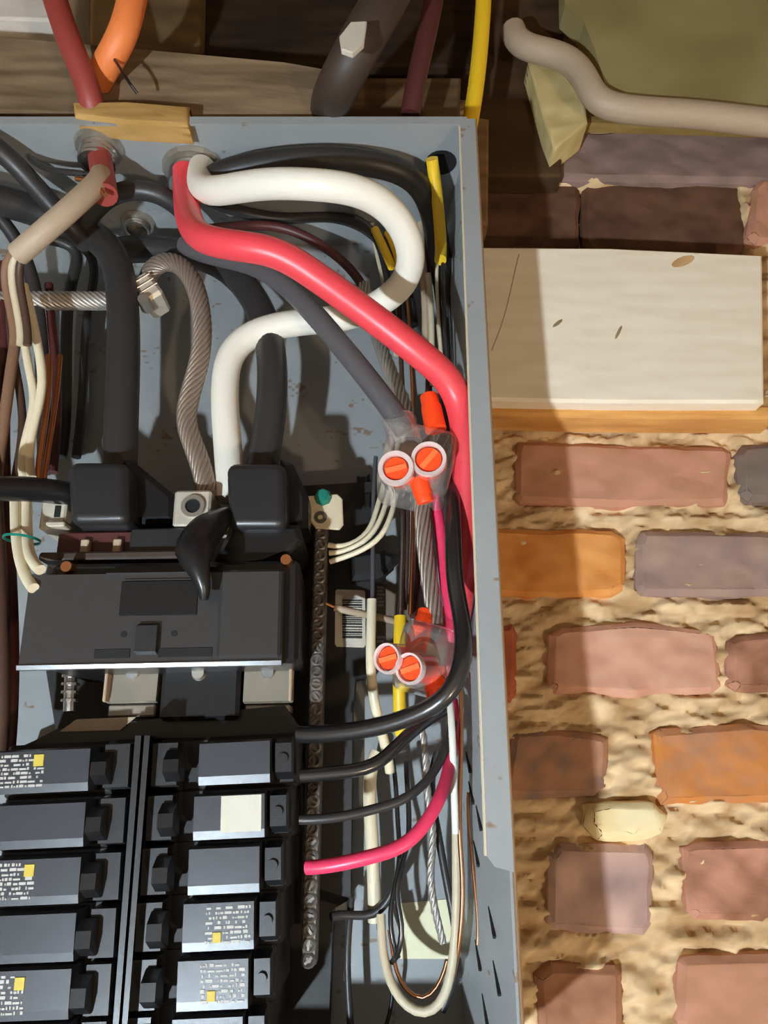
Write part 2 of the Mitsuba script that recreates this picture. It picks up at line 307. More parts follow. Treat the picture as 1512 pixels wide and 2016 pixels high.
# white painted board on the wall
k = thing('wall_board', 'white painted board on the brick wall right of the panel', 'board')
t, c = timber([(905, 484), (1200, 486), (1502, 500), (1506, 792), (1200, 792), (905, 786)], YBOARD, 0.034, lin(230, 218, 194), lin(240, 230, 208), 21)
add(k + '__panel', t, 'board_paint', True, color=c)
a0, a1 = P(905, 786, YBOARD), P(1506, 792, YBOARD)
t, c = timber([(905, 788), (1200, 794), (1530, 797), (1530, 824), (1200, 822), (905, 815)], YBOARD + 0.012, 0.024, lin(196, 140, 78), lin(222, 168, 98), 22)
labels[add(k + '__edge_strip', t, 'vertex', True, color=c)] = {'label': 'bare orange wood along the bottom edge'}
for n_, ((x, y), w, h, a_) in enumerate([((1098, 636), 26, 7, 40), ((1218, 654), 34, 6, 62), ((1345, 514), 52, 20, 25)]):
    fr = frame(x, y, YBOARD - 0.0004, -a_)
    mk = fcyl(fr, 0, 0, w / 2, 0.0, 0.0012, 14); v = mk.vertices - fr[0]; u = fr[1][:, 2]
    mk.vertices = fr[0] + v - np.outer(v @ u, u) * (1 - h / w)
    labels[add(k + '__chip', mk, 'vertex', False, color=tint(mk.vertices, lin(120, 100, 72) if n_ < 2 else lin(170, 126, 80), lin(160, 140, 108) if n_ < 2 else lin(208, 172, 124), 200, n_))] = {'label': 'dark chip in the paint' if n_ < 2 else 'torn brown patch at the top edge'}
ck = curve([P(x, y, YBOARD - 0.0001) for x, y in [(1022, 500), (1008, 560), (992, 625), (978, 665), (968, 690)]])
labels[add(k + '__crack', tube(ck, 0.0004, 6), 'beige_wire')] = {'label': 'thin slanting crack'}

# upper right: olive sheet, beige cable, pale wedge, streak
t = slab([(1108, -160), (1112, 10), (1150, 44), (1172, 100), (1190, 160), (1240, 188), (1340, 200), (1720, 224), (1720, -160)], 0.085, 0.02).subdivide_to_size(0.01); t.merge_vertices()
one('olive_sheet', t, 'olive', 'olive green sheet at the top right above the bent beige cable', 'sheet', smooth=25, ) if False else None
k = thing('olive_sheet', 'olive green sheet at the top right above the bent beige cable', 'sheet')
scene[k] = mikit.ply(t, 'm_olive', False, color=tint(t.vertices, lin(126, 114, 72), lin(150, 138, 94), 16, 31))
wire('bent_cable', [(1010, 60, 0.09), (1050, 96, 0.085), (1105, 112, 0.082), (1148, 150, 0.08), (1178, 196, 0.08), (1236, 215, 0.08), (1350, 224, 0.08), (1480, 238, 0.08), (1720, 258, 0.08)], 44, 'tan_jacket', 'thick beige cable bending below the olive sheet', 'cable')
t, c = timber([(1040, 120), (1108, 118), (1152, 195), (1158, 240), (1092, 292), (1076, 250)], 0.105, 0.028, lin(186, 164, 108), lin(216, 196, 140), 33)
one('wood_wedge', t, 'vertex', 'pale yellow wood wedge under the bend of the beige cable', 'wedge', smooth=True, color=c)
t, c = timber([(1120, 224), (1720, 242), (1720, 262), (1130, 244)], 0.122, 0.008, lin(128, 106, 58), lin(150, 124, 72), 34)
one('wood_lath', t, 'vertex', 'narrow olive brown lath between the beige cable and the grey brick', 'lath', smooth=True, color=c)

# ------------------------------------------------------------------ the grey steel panel enclosure
E = thing('panel_enclosure', 'open grey steel electrical panel box full of cables', 'electrical panel')
z_top, z_bot = P(900, 238, YF)[2], P(900, 2350, YF)[2]
xr_t, xr_b = P(935, 260, YF)[0], P(1027, 2016, YF)[0]; xr = (xr_t + xr_b) / 2
xb = P(909, 1950, YB)[0]
xl = xr - 0.375
g = 0.0016
def wedge_wall(x_front, x_back, sgn):
    pts = [(x_front, YF, z) for z in (z_bot, z_top)] + [(x_back, YB, z) for z in (z_bot, z_top)] + [(x_front + sgn * g, YF, z) for z in (z_bot, z_top)] + [(x_back + sgn * g, YB, z) for z in (z_bot, z_top)]
    return tm(hull(pts))
add(E + '__back_plate', bx([xl, YB, z_bot], [xb + g, YB + g, z_top]), 'paint', False)
add(E + '__right_wall', wedge_wall(xr - g, xb, 1), 'paint', False)
add(E + '__left_wall', bx([xl - g, YF, z_bot], [xl, YB + g, z_top]), 'paint', False)
add(E + '__top_wall', bx([xl, YF, z_top], [xr, YB + g, z_top + g]), 'paint', False)
add(E + '__bottom_wall', bx([xl, YF, z_bot - g], [xr, YB + g, z_bot]), 'paint', False)
a = P(906, 243, YF)[0]; b = P(958, 1685, YF)
fl = [(a, z_top), (xr, z_top), (xr, b[2] - 0.006), (b[0] + 0.003, b[2] - 0.004), (b[0], b[2])]
ft = trimesh.creation.extrude_polygon(sg.Polygon(fl), 0.0016, engine='earcut'); v = ft.vertices
add(E + '__flange', trimesh.Trimesh(np.stack([v[:, 0], YF - 0.0016 + v[:, 2], v[:, 1]], 1), ft.faces[:, ::-1], process=False), 'paint', False)
add(E + '__flange_lip', tube([[a, YF + 0.0006, z_top], [b[0], YF + 0.0006, b[2]]], 0.0011, 8), 'cream_dirty')
add(E + '__rusty_edge', tube([[xr + 0.0003, YF - 0.0008, z_top], [xr + 0.0003, YF - 0.0008, z_bot]], 0.0009, 8), 'rust')
add(E + '__top_lip', bx([xl, YF - 0.0016, z_top - 0.004], [a + 0.004, YF, z_top + g]), 'paint', False)
for (x, y) in [(934, 1500), (938, 1560), (952, 1610), (944, 1680), (968, 1815), (940, 1880), (972, 1925), (950, 1990)]:
    Yw = 0.03 + 0.045 * ((972 - x) / 40)
    xx = xr - g + (xb - xr + g) * Yw / YB; zc = P(x, y, Yw)[2]
    add(E + '__slot', tube([[xx - 0.0001, Yw + 0.006, zc + 0.005], [xx - 0.0001, Yw - 0.006, zc - 0.005]], 0.0009, 8), 'matte_black')

def connector(px, py, r, name, label, h=0.014):
    o = PZ(px, py, z_top)
    k = thing(name, label, 'connector')
    add(k + '__locknut', lathe([(r * 0.75, -0.0035), (r * 1.22, -0.0035), (r * 1.3, -0.001), (r * 1.3, -0.0001), (r * 0.75, -0.0001), (r * 0.75, -0.0035)], o, [0, 0, 1], 16), 'zinc', False)
    prof = [(r * 0.78, -0.003)]
    for i in range(6): prof += [(r * (1.0 if i % 2 else 0.93), -0.0035 - h * 0.8 * i / 6)]
    prof += [(r * 0.95, -h), (r * 0.78, -h), (r * 0.78, -0.003)]
    add(k + '__threaded_ring', lathe(prof, o, [0, 0, 1]), 'steel')
    return o
o1 = connector(196, 288, 0.0115, 'cable_connector', 'shiny metal cable connector gripping the red cable in the panel top')
o2 = connector(386, 336, 0.0165, 'cable_connector', 'large metal cable connector above the white and red cables')
o3 = connector(272, 436, 0.009, 'cable_connector', 'small dull metal connector behind the black arched cable', 0.008)
o4 = PZ(868, 320, z_top)
add(E + '__knockout', lathe([(0, -0.0004), (0.010, -0.0004), (0.010, 0.0), (0, 0.0)], o4, [0, 0, 1], 20), 'hole', False)

# stickers on the back plate
def sticker(poly, Y, m): return plate(poly, Y, 0.0005, 0.0001)
k = thing('barcode_sticker', 'cream barcode sticker beside the metal bar', 'sticker')
ys = YB - 0.0006
ys = 0.0914
add(k + '__paper', plate([(663, 1160), (716, 1162), (719, 1166), (720, 1270), (716, 1275), (663, 1273), (659, 1268), (660, 1164)], ys, 0.0005, 0.0001), 'sticker')
y = 1180; bars = []
for w in (3, 2, 4, 2, 2, 3, 5, 2, 3, 2, 4, 3, 2, 4, 2, 5):
    bars.append(plate([(674, y), (713, y + 0.6), (713, y + 0.6 + w), (674, y + w)], ys - 0.0003, 0.0004, 0.00005)); y += w + random.choice((1.4, 2.2, 3.0))
add(k + '__bars', cat(*bars), 'ink', False)
ys = YB - 0.0006
k = thing('brown_sticker', 'dark brown sticker with pale print behind the cables', 'sticker')
add(k + '__paper', plate([(738, 1150), (806, 1148), (812, 1275), (738, 1275)], ys, 0.0005, 0.0001), 'sticker_brown')
add(k + '__print', cat(*[plate([(742, y), (742 + w, y), (742 + w, y + 5), (742, y + 5)], ys - 0.0003, 0.0003, 0.00005) for y, w in ((1154, 14), (1161, 12), (1168, 15), (1175, 11), (1182, 14), (1189, 13), (1252, 16), (1260, 14))]), 'print_white', False)
one('pale_sticker', plate([(790, 1778), (884, 1770), (896, 1780), (900, 1880), (890, 1888), (786, 1888), (782, 1790)], ys, 0.0005, 0.0001), 'sticker_green', 'blank pale green sticker low on the back plate of the panel', 'sticker')
# moulded black base behind the bus bars
one('insulating_base', slab([(60, 1130), (560, 1110), (566, 958), (738, 948), (738, 1326), (700, 1336), (694, 1400), (690, 1770), (656, 1790), (640, 2200), (-60, 2200), (40, 1470), (110, 1440)], 0.092, 0.0175), 'matte_black', 'black moulded base that carries the breakers and bars', 'base', smooth=False)
k = thing('moulded_boss', 'rounded black moulded boss right of the metal bar', 'boss')
scene[k] = mikit.ply(plate([(688, 1090), (745, 1080), (780, 1090), (776, 1112), (748, 1136), (690, 1142)], 0.084, 0.012, 0.003), 'm_matte_black', 30)
k = thing('bracket_clip', 'small dark clip standing on the back plate near the white wires', 'clip')
scene[k] = mikit.ply(cat(plate([(702, 935), (728, 930), (730, 985), (704, 985)], 0.094, 0.016, 0.002), plate([(716, 970), (732, 968), (730, 1000), (718, 1000)], 0.09, 0.02, 0.001)), 'm_black_plastic', 30)

# ------------------------------------------------------------------ main breaker with its lugs
mb = frame(303, 1214, 0.012, -1.4, 2.0)
M = thing('main_breaker', 'wide grey black main breaker with a glossy cover plate', 'main breaker')
add(M + '__housing', fbox(mb, -220, 282, -92, 118, 0.006, 0.072, 0.002), 'black_plastic')
add(M + '__cover', fprism(mb, [(0.0, 88), (0.0, -90), (0.003, -98), (0.0055, -98), (0.0055, 93), (0.003, 93)], -250, 252), 'cover_grey', 20)
add(M + '__cover_lip', fprism(mb, [(-0.0012, -90), (-0.0012, -91), (-0.0004, -99), (0.003, -99), (0.003, -90)], -252, 252), 'cover_lip', 5)
add(M + '__window', fbox(mb, -68, 84, 2, 72, -0.0008, 0.0002), 'black_plastic')
add(M + '__side_panel', fbox(mb, 128, 250, -86, 90, -0.0035, 0.0006, 0.0028), 'cover_grey', 20)
add(M + '__handle', fprism(mb, [(-0.004, -20), (-0.004, -70), (0.001, -76), (0.001, -12)], -28, 12), 'dark_plastic', 20)
for x in (-55, 42): add(M + '__notch', fcyl(mb, x, -34, 6, -0.0006, 0.0004, 12), 'hole')
for x0, x1 in ((-108, -40), (14, 118)): add(M + '__recess', fbox(mb, x0, x1, -80, -62, -0.0006, 0.0003, 0.0002), 'hole')
for z, x0 in ((88, -100), (74, -62)): add(M + '__ridge', fbox(mb, x0, 84, z - 1.5, z + 1.5, -0.0014, 0.0003, 0.0004), 'cover_grey')
for x, z in ((-184, 106), (256, 114)): labels[add(M + '__screw', fcyl(mb, x, z, 13, 0.001, 0.008, 18, 11), 'copper')] = {'label': 'copper coloured screw head'}
# lug covers
def lug_cover(x0, x1, y0, y1, label, side):
    k = thing('lug_cover', label, 'lug cover')
    c = [P(x, y, 0.022) for x, y in ((x0, y0), (x1, y0), (x1, y1), (x0, y1))]; r = 0.0052; B = m3.Manifold.sphere(r, 20)
    front = m3.Manifold.batch_hull([B.translate((p + np.array([sx * r, r, sz * r])).tolist()) for p, sx, sz in zip(c, (1, -1, -1, 1), (-1, -1, 1, 1))] + [B.translate((p + np.array([sx * r, 0.05, sz * r])).tolist()) for p, sx, sz in zip(c, (1, -1, -1, 1), (-1, -1, 1, 1))])
    add(k + '__cap', tm(front), 'dark_plastic', 40)
    sd = [(x1 - 12, y0 - 8), (x1 + 14, y0 + 2)] + [(x1 + side * 0.55, y0 + 50), (x1 + side, y0 + 66), (x1 + side, y1 - 4), (x1 - 12, y1)]
    add(k + '__skirt', plate(sd, 0.040, 0.045, 0.003), 'black_plastic')
    return k
lc1 = lug_cover(132, 250, 906, 1030, 'black lug cover on the left hot cable', 92)
lc2 = lug_cover(446, 562, 908, 1040, 'black lug cover beside the white cable end', 44)
add(lc2 + '__lower_hood', plate([(452, 1036), (588, 1030), (596, 1062), (566, 1092), (520, 1112), (450, 1120), (420, 1100), (440, 1060)], 0.030, 0.045, 0.003), 'black_plastic')
k = thing('tape_tail', 'black tape tail curling over the top of the main breaker', 'tape')
tp = path([(446, 1012, 0.030), (412, 1040, 0.016), (386, 1074, 0.006), (388, 1112, 0.0), (399, 1148, 0.0), (402, 1180, 0.003)])
scene[k] = mikit.ply(tube(tp, np.interp(np.linspace(0, 1, len(tp)), [0, 0.3, 0.6, 0.8, 1], [0.004, 0.0085, 0.0095, 0.005, 0.002]), 14), 'm_black_plastic', 50)
# row of parts between the lugs and the cover
k = thing('lug_block', 'dull steel lug block left of the left lug cover', 'lug')
lf = frame(108, 1005, 0.036, -1)
add(k + '__body', fbox(lf, -28, 22, -38, 40, 0.0, 0.03, 0.001), 'lug_metal'); add(k + '__slot', fbox(lf, 0, 12, -14, 10, -0.0005, 0.002, 0.0002), 'hole'); add(k + '__tab', fbox(lf, -6, 32, -40, -30, -0.006, 0.01, 0.0006), 'lug_metal')
k = thing('line_terminal', 'dark red brown terminal ledge above the main breaker cover', 'terminal')
tf = frame(230, 1072, 0.034, -1)
add(k + '__ledge', fbox(tf, -130, 150, -42, -26, -0.012, 0.02, 0.001), 'umber'); add(k + '__block', fbox(tf, -118, 30, -28, 28, 0.0, 0.03, 0.001), 'maroon_wire')
for x in (-58, 5): add(k + '__post', fbox(tf, x - 8, x + 8, -28, 8, -0.004, 0.003, 0.0006), 'beige_wire')
add(k + '__grey_block', fbox(tf, 32, 138, -30, 26, -0.006, 0.03, 0.001), 'dark_plastic')
k = thing('neutral_lug', 'pale square neutral lug with a round screw socket under the twisted cable', 'lug')
nf = frame(378, 1000, 0.030, -1)
add(k + '__body', fbox(nf, -37, 36, -38, 38, 0.0, 0.03, 0.0012), 'lug_metal')
add(k + '__set_screw', lathe([(0.004, 0.0), (0.0062, 0.0), (0.0065, 0.0012), (0.0065, 0.004), (0.004, 0.004), (0.004, 0.0)], place(nf, [3 * nf[2], -0.0022, 2 * nf[2]]), [0, 1, 0]), 'zinc')
add(k + '__socket', fcyl(nf, 3, 2, 14, -0.0008, 0.001, 20), 'hole'); add(k + '__tab', fbox(nf, 38, 72, -42, -28, -0.002, 0.02, 0.0008), 'lug_metal')

# ------------------------------------------------------------------ below the main breaker
for x0, x1, lab in ((212, 310, 'pale metal bus stab under the left half of the main breaker'), (480, 574, 'pale metal bus stab under the right end of the main breaker')):
    k = thing('bus_stab', lab, 'bus bar'); bf = frame((x0 + x1) / 2, 1350, 0.050, -1); h = (x1 - x0) / 2
    add(k + '__strap', fprism(bf, [(0.0, 34), (-0.001, -30), (0.003, -33), (0.010, 34)], -h, h), 'shaded_stab_metal', 20)
    add(k + '__foot', fbox(bf, -h, h * 0.9, -58, -34, 0.004, 0.02, 0.0008), 'shaded_stab_metal'); add(k + '__edge', fbox(bf, (h - 3) if x0 > 300 else -h, (h + 3) if x0 > 300 else -h + 6, -32, 42, -0.006, 0.004, 0.0006), 'beige_wire')
    add(k + '__screw', fcyl(bf, 0, 24, 12, -0.003, 0.006, 18), 'steel')
k = thing('hub_cap', 'black centre block with a round steel screw under the main breaker', 'block'); hf = frame(392, 1356, 0.046, -1)
add(k + '__body', fbox(hf, -76, 80, -60, 54, 0.0, 0.04, 0.002), 'black_plastic'); add(k + '__screw', fcyl(hf, -2, 30, 16, -0.003, 0.001, 20, 12), 'zinc')
c = curve([P(141, 1305, 0.06), P(139, 1350, 0.058), (P(137, 1400, 0.058))], 0.001)
one('threaded_stud', cat(tube(c, 0.0032, 12), *[tube(np.array([c[i] + [0, 0, 0.0006], c[i] - [0, 0, 0.0006]]), 0.0046, 12) for i in range(3, len(c) - 2, 4)]), 'aluminium', 'shiny threaded stud hanging below the left end of the main breaker', 'stud', smooth=20)
one('deck_plate', slab([(30, 1478), (110, 1436), (560, 1388), (600, 1446), (250, 1456), (60, 1470)], 0.052, 0.03), 'black_plastic', 'sloping black deck above the rows of breakers', 'deck', smooth=False)
one('tan_reflection', plate([(116, 1441), (150, 1416), (268, 1411), (236, 1438)], 0.0505, 0.001, 0.0002), 'beige_wire', 'tan slanted patch of painted reflected light on the black deck above the breakers', 'sticker')  # tan colour stands for light reflected off the black breaker top

# ------------------------------------------------------------------ breakers
def strip_x(y): return 281 - 0.078 * (y - 1450)
Yb = 0.022
one('centre_rail', cat(*[tm(hull([P(strip_x(y) + dx, y, Yy) for y in (1448, 2250) for dx, Yy in ((a, 0.016), (b, 0.016), (a - 2, 0.06), (b + 2, 0.06))])) for a, b in ((-15, -3), (3, 14))]), 'dark_plastic', 'grooved black rail between the two columns of breakers', 'rail')
def smear(fr, x0, x1, z0, z1, seed, yellow):
    """Printed rating label: pale blocks of print and one yellow block."""
    r = random.Random(seed); w, ylw = [], []; n = 7
    for j in range(8):
        xa, za = x0 + r.uniform(0, 8), z0 + (z1 - z0) * j / 8
        while xa < x1 - 3:
            d = min(r.choice((3, 4, 6, 9, 14)), x1 - xa)
            if not (yellow[0] - 6 < xa < yellow[1] and yellow[2] - 4 < za < yellow[3]): w.append(fbox(fr, xa, xa + d, za, za + (z1 - z0) / 8 * r.uniform(0.35, 0.75), -0.0004, 0.0002, 0.00005))
            xa += d + r.choice((1.5, 2.5, 4, 10))
    return cat(*w), fbox(fr, yellow[0], yellow[1], yellow[2], yellow[3], -0.0006, 0.0002, 0.00005)
def breaker(side, yc, pitch, label, sticker_=None, seed=0, group=None):
    k = thing('breaker', label, 'breaker', group)
    cx = strip_x(yc) + (150 if side > 0 else -150) - 0.02 * (yc - 1450) * (1 if side > 0 else 0.4)
    yy = yc - (0.045 * 150 if side > 0 else -0.045 * 140)
    fr = frame(cx, yy, Yb, -2.6, -1.0 if side > 0 else -3.0)
    X = (lambda a, b: (a, b)) if side > 0 else (lambda a, b: (-b, -a)); h = pitch / 2
    add(k + '__body', fbox(fr, *X(-132, 150), -h + 1.5, h - 1.5, 0.014, 0.062, 0.0015), 'matte_black')
    tilt = max(5.5, 13 - 0.02 * (yc - 1508)) if side > 0 else 13      # chamfers shaped flatter down the row so each lip catches the torch glint
    x0, x1 = X(-34, 106) if side > 0 else X(-50, 140)
    add(k + '__face', fprism(fr, [(0.0, h - 17), (0.0, -h + 28), (16 * fr[2] * math.tan(math.radians(tilt)), -h + 12), (0.016, -h + 12), (0.016, h - 13), (0.003, h - 13)], x0, x1), 'breaker_face', 5)
    a, b = X(-128, -78)
    add(k + '__handle_well', fprism(fr, [(0.001, h - 12), (0.001, -h + 16), (0.012, -h + 8), (0.012, h - 8)], a, b), 'dark_plastic', 20)
    a, b = X(-96, -66)
    add(k + '__handle', fprism(fr, [(-0.007, h - 44), (-0.0075, -h + 40), (-0.001, -h + 22), (0.004, -h + 22), (0.004, h - 26), (-0.001, h - 26)], a, b), 'black_plastic', 20)
    a, b = X(114, 146)
    add(k + '__terminal', fprism(fr, [(0.004, h - 22), (0.004, -h + 30), (0.012, -h + 16), (0.012, h - 12)], a, b), 'breaker_black', 20)
    add(k + '__terminal_screw', fcyl(fr, (a + b) / 2, 2, 10, 0.0025, 0.006, 14), 'breaker_black')
    if sticker_ == 'white': labels[add(k + '__sticker', fbox(fr, 20, 100, -h + 24, h - 18, -0.0005, 0.0003, 0.0001), 'sticker_white')] = {'label': 'square white paper sticker'}
    if sticker_ == 'print':
        a, b = (10, 100) if side > 0 else (-134, -40); yl = (26, 42, -30, -12) if side > 0 else (-62, -42, 8, 30)
        w, yb = smear(fr, a, b, -h + 24, h - 20, seed, yl)
        add(k + '__print', w, 'print_white', False); labels[add(k + '__colour_mark', yb, 'print_yellow', False)] = {'label': 'yellow printed mark'}
names_r = ['top black breaker of the right column', 'black breaker with a square white sticker', 'plain black breaker directly below the white sticker', 'black breaker with pale print and a yellow mark, upper of two in the right column', 'black breaker with pale print, lower of two in the right column', 'black breaker cut off by the bottom edge, right column']
ysr, stk = [1508, 1614, 1720, 1830, 1945, 2062], [None, 'white', None, 'print', 'print', None]
for i, yc in enumerate(ysr): breaker(1, yc, 107 + 3 * i * 0.7, names_r[i], stk[i], 40 + i, 'breakers in two columns')
names_l = ['top black breaker of the left column with pale print and a yellow mark', 'plain black breaker below the top left one', 'middle black breaker of the left column with pale print', 'plain black breaker above the lowest printed left one', 'lowest printed black breaker of the left column', 'black breaker cut off at the bottom left corner']
ysl, stk = [1508, 1616, 1726, 1838, 1950, 2066], ['print', None, 'print', None, 'print', None]
for i, yc in enumerate(ysl): breaker(-1, yc, 108 + 2 * i, names_l[i], stk[i], 60 + i, 'breakers in two columns')

# ------------------------------------------------------------------ neutral bar
k = thing('terminal_bar', 'long dark metal terminal bar lined with screws right of the breakers', 'terminal bar')
p0, p1 = P(632, 1036, 0.062), P(607, 1900, 0.062); p1[0] = p0[0] if abs(p1[0] - p0[0]) < 0.002 else p1[0]
d = (p1 - p0) / np.linalg.norm(p1 - p0); hw = 13.5 * mpp(630, 1300, 0.062)
add(k + '__bar', tm(hull([p + np.array([sx * hw, yy, 0]) for p in (p0, p1) for sx, yy in ((-0.8, 0.0), (0.8, 0.0), (-1, 0.001), (1, 0.001), (-1, 0.012), (1, 0.012))])), 'bar_metal', 20)
n_s = 34
for i in range(n_s):
    o = p0 + (p1 - p0) * (i + 0.7) / n_s; a = (i * 2.4) % 3.14
    ring = lathe([(0.0013, -0.0002), (0.0026, -0.0012), (0.0036, -0.0005), (0.0038, 0.0008), (0.0013, 0.0008), (0.0013, -0.0002)], o, [0, 1, 0], 12)
    sl = tm(hull([o + np.array([math.cos(a) * x - math.sin(a) * z, y, math.sin(a) * x + math.cos(a) * z]) for x in (-0.0027, 0.0027) for z in (-0.0006, 0.0006) for y in (-0.001, 0.0005)]))
    add(k + '__screw', cat(ring, sl), 'bar_screw' if i % 3 else 'bar_metal', 40)
k = thing('bar_bracket', 'cream metal bracket with a green screw at the top of the terminal bar', 'bracket')
add(k + '__plate', plate([(603, 976), (664, 972), (674, 982), (676, 1032), (668, 1042), (622, 1040), (606, 1020)], 0.060, 0.0018, 0.0006), 'cream_dirty')
bf = frame(636, 979, 0.060)
labels[add(k + '__screw', cat(fcyl(bf, 0, 0, 18, -0.004, 0.0, 8, 13), fcyl(bf, 0, 0, 10, -0.005, -0.0035, 6)), 'green_screw', False)] = {'label': 'green hexagonal grounding screw'}
add(k + '__hole', lathe([(0.0016, 0), (0.0036, 0.0), (0.0036, 0.002), (0.0016, 0.002), (0.0016, 0)], P(631, 1018, 0.0592), [0, 1, 0], 16), 'bar_metal')

# ------------------------------------------------------------------ thick cables
wire('white_cable', [(398, 330, 0.024), (404, 372, 0.006), (440, 374, -0.006), (520, 363, -0.022), (620, 364, -0.030), (700, 376, -0.026), (760, 408, -0.015), (798, 460, 0.0), (808, 515, 0.016), (786, 566, 0.034), (738, 602, 0.046), (680, 624, 0.05), (600, 634, 0.05), (530, 646, 0.05), (480, 670, 0.05), (452, 708, 0.05), (443, 765, 0.05), (445, 835, 0.05), (450, 905, 0.05), (446, 985, 0.05)], 53, 'white_cable', 'thick white cable looping under the panel top and down to the lugs', 'cable', n=20)
wire('red_cable', [(364, 335, 0.027), (366, 385, 0.022), (373, 432, 0.002), (404, 470, -0.02), (468, 484, -0.028), (545, 500, -0.028), (620, 543, -0.022), (700, 600, -0.016), (780, 660, -0.01), (845, 712, -0.003), (884, 752, 0.004), (906, 800, 0.010), (917, 870, 0.014), (919, 950, 0.020), (917, 1050, 0.026), (911, 1120, 0.030), (902, 1190, 0.042), (890, 1260, 0.060), (880, 1330, 0.07)], 58, 'red_cable', 'thick red cable running diagonally across the panel to the right side', 'cable', n=20)
wire('black_cable', [(364, 480, 0.046), (410, 500, 0.040), (490, 520, 0.028), (555, 556, 0.018), (620, 620, 0.012), (690, 703, 0.010), (748, 776, 0.010), (800, 848, 0.012)], 42, 'grey_cable', 'charcoal cable under the red one entering the upper clear connector', 'cable', n=18)
wire('black_cable', [(-70, 380, 0.02), (20, 400, 0.035), (110, 430, 0.05), (180, 462, 0.055), (222, 505, 0.052), (240, 580, 0.05), (243, 700, 0.05), (240, 800, 0.05), (236, 925, 0.05)], 55, 'black_cable', 'black hot cable hanging straight down into the left lug cover', 'cable', n=18)
wire('black_cable', [(205, 500, 0.078), (280, 490, 0.076), (350, 496, 0.074), (430, 520, 0.07), (494, 580, 0.062), (528, 660, 0.055), (536, 760, 0.05), (528, 850, 0.05), (514, 930, 0.05)], 54, 'black_cable', 'black hot cable curving down into the right lug cover', 'cable', n=18)
wire('black_cable', [(150, 470, 0.055), (200, 400, 0.034), (250, 376, 0.028), (310, 382, 0.03), (362, 418, 0.042), (400, 470, 0.062)], 34, 'black_cable', 'thin black cable arching under the panel top between two connectors', 'cable')
wire('black_cable', [(408, 362, 0.02), (450, 338, 0.014), (540, 320, 0.012), (640, 314, 0.012), (730, 322, 0.014), (800, 345, 0.022), (842, 395, 0.04), (862, 480, 0.065), (880, 600, 0.088), (886, 740, 0.09), (880, 900, 0.092), (870, 1010, 0.092)], 46, 'black_cable', 'black cable arching above the white loop into the right corner', 'cable')
wire('black_cable', [(-60, 260, -0.004), (10, 306, 0.010), (60, 356, 0.022), (120, 424, 0.036), (170, 480, 0.055)], 34, 'black_cable', 'black cable entering at the left edge below the panel top', 'cable')
wire('black_cable', [(-70, 965, 0.0), (0, 962, 0.012), (70, 964, 0.025), (150, 975, 0.04)], 46, 'black_plastic', 'flat black cable crossing the pale wires at the left edge', 'cable')
k_nut = strand('bare_cable', [(-50, 590, 0.06), (40, 592, 0.062), (120, 592, 0.064), (210, 592, 0.066), (262, 586, 0.066), (296, 572, 0.064)], 36, 'alu_strand', 'bare stranded cable running level behind the black hot cable', ns=10, pitch=0.035)
strand('bare_cable', [(292, 548, 0.062), (310, 522, 0.056), (344, 518, 0.05), (380, 556, 0.045), (396, 620, 0.044), (394, 700, 0.045), (376, 770, 0.046), (368, 830, 0.046), (386, 890, 0.045), (404, 950, 0.045), (408, 985, 0.045)], 40, 'dull_strand', 'bare twisted cable hooking over and down into the pale neutral lug', ns=11, pitch=0.05)
k = thing('split_clamp', 'pale metal clamp joining the two bare twisted cables', 'clamp')
sf = frame(286, 560, 0.052, -38)
add(k + '__body', fbox(sf, -20, 20, -34, 30, 0.0, 0.022, 0.002), 'lug_metal'); add(k + '__screw', fcyl(sf, -22, -34, 14, -0.004, 0.006, 18, 11), 'zinc')
for z in (-12, 2, 16): add(k + '__rib', fbox(sf, -21, 21, z - 2.5, z + 2.5, -0.0012, 0.002, 0.0005), 'aluminium')

# ------------------------------------------------------------------ jacketed cables at the top
wire('red_jacket_cable', [(88, -60, -0.02), (112, 10, -0.02), (140, 90, -0.016), (168, 160, -0.008), (182, 210, 0.0), (192, 260, 0.012), (196, 300, 0.016), (203, 350, 0.012), (207, 384, 0.006)], 40, 'red_jacket', 'dark red jacketed cable entering the top left connector', 'cable')
wire('orange_jacket_cable', [(276, -60, -0.02), (258, 10, -0.018), (240, 70, -0.014), (214, 120, -0.004), (192, 160, 0.008)], 46, 'orange_jacket', 'bright orange jacketed cable at the top left crossing the red one', 'cable')
wire('red_jacket_cable', [(212, 128, 0.02), (170, 158, 0.022), (128, 184, 0.02), (96, 206, 0.024)], 38, 'red_jacket', 'short dark red cable branching left behind the top left cables', 'cable')
k = thing('tan_cable', 'tan jacketed cable slanting down from the top left connector', 'cable')
part_wire(k + '__jacket', [(200, 345, 0.012), (176, 376, 0.0), (110, 436, -0.004), (36, 500, 0.004)], 40, 'tan_jacket', 16)
for dx, m in ((-14, 'paper_brown'), (0, 'cream_dirty'), (14, 'brown_wire')): part_wire(k + '__conductor', [(48 + dx * 0.6, 490, 0.004), (24 + dx, 530, 0.012), (32 + dx, 600, 0.02), (40 + dx, 680, 0.026)], 14, m)
wire('thick_brown_cable', [(800, -80, -0.04), (752, 10, -0.04), (704, 95, -0.035), (668, 165, -0.018), (650, 212, 0.012), (646, 236, 0.03)], 72, 'umber', 'thick dark brown cable slanting down to the panel top from the top centre', 'cable', n=18)
k = thing('cable_highlight', 'small pale grey painted highlight on the thick brown cable', 'highlight')
scene[k] = mikit.ply(plate([(668, 70), (690, 42), (722, 40), (716, 84), (694, 104), (672, 96)], -0.062, 0.003, 0.0006), 'm_sticker', 30)  # pale patch painted as the highlight on the cable
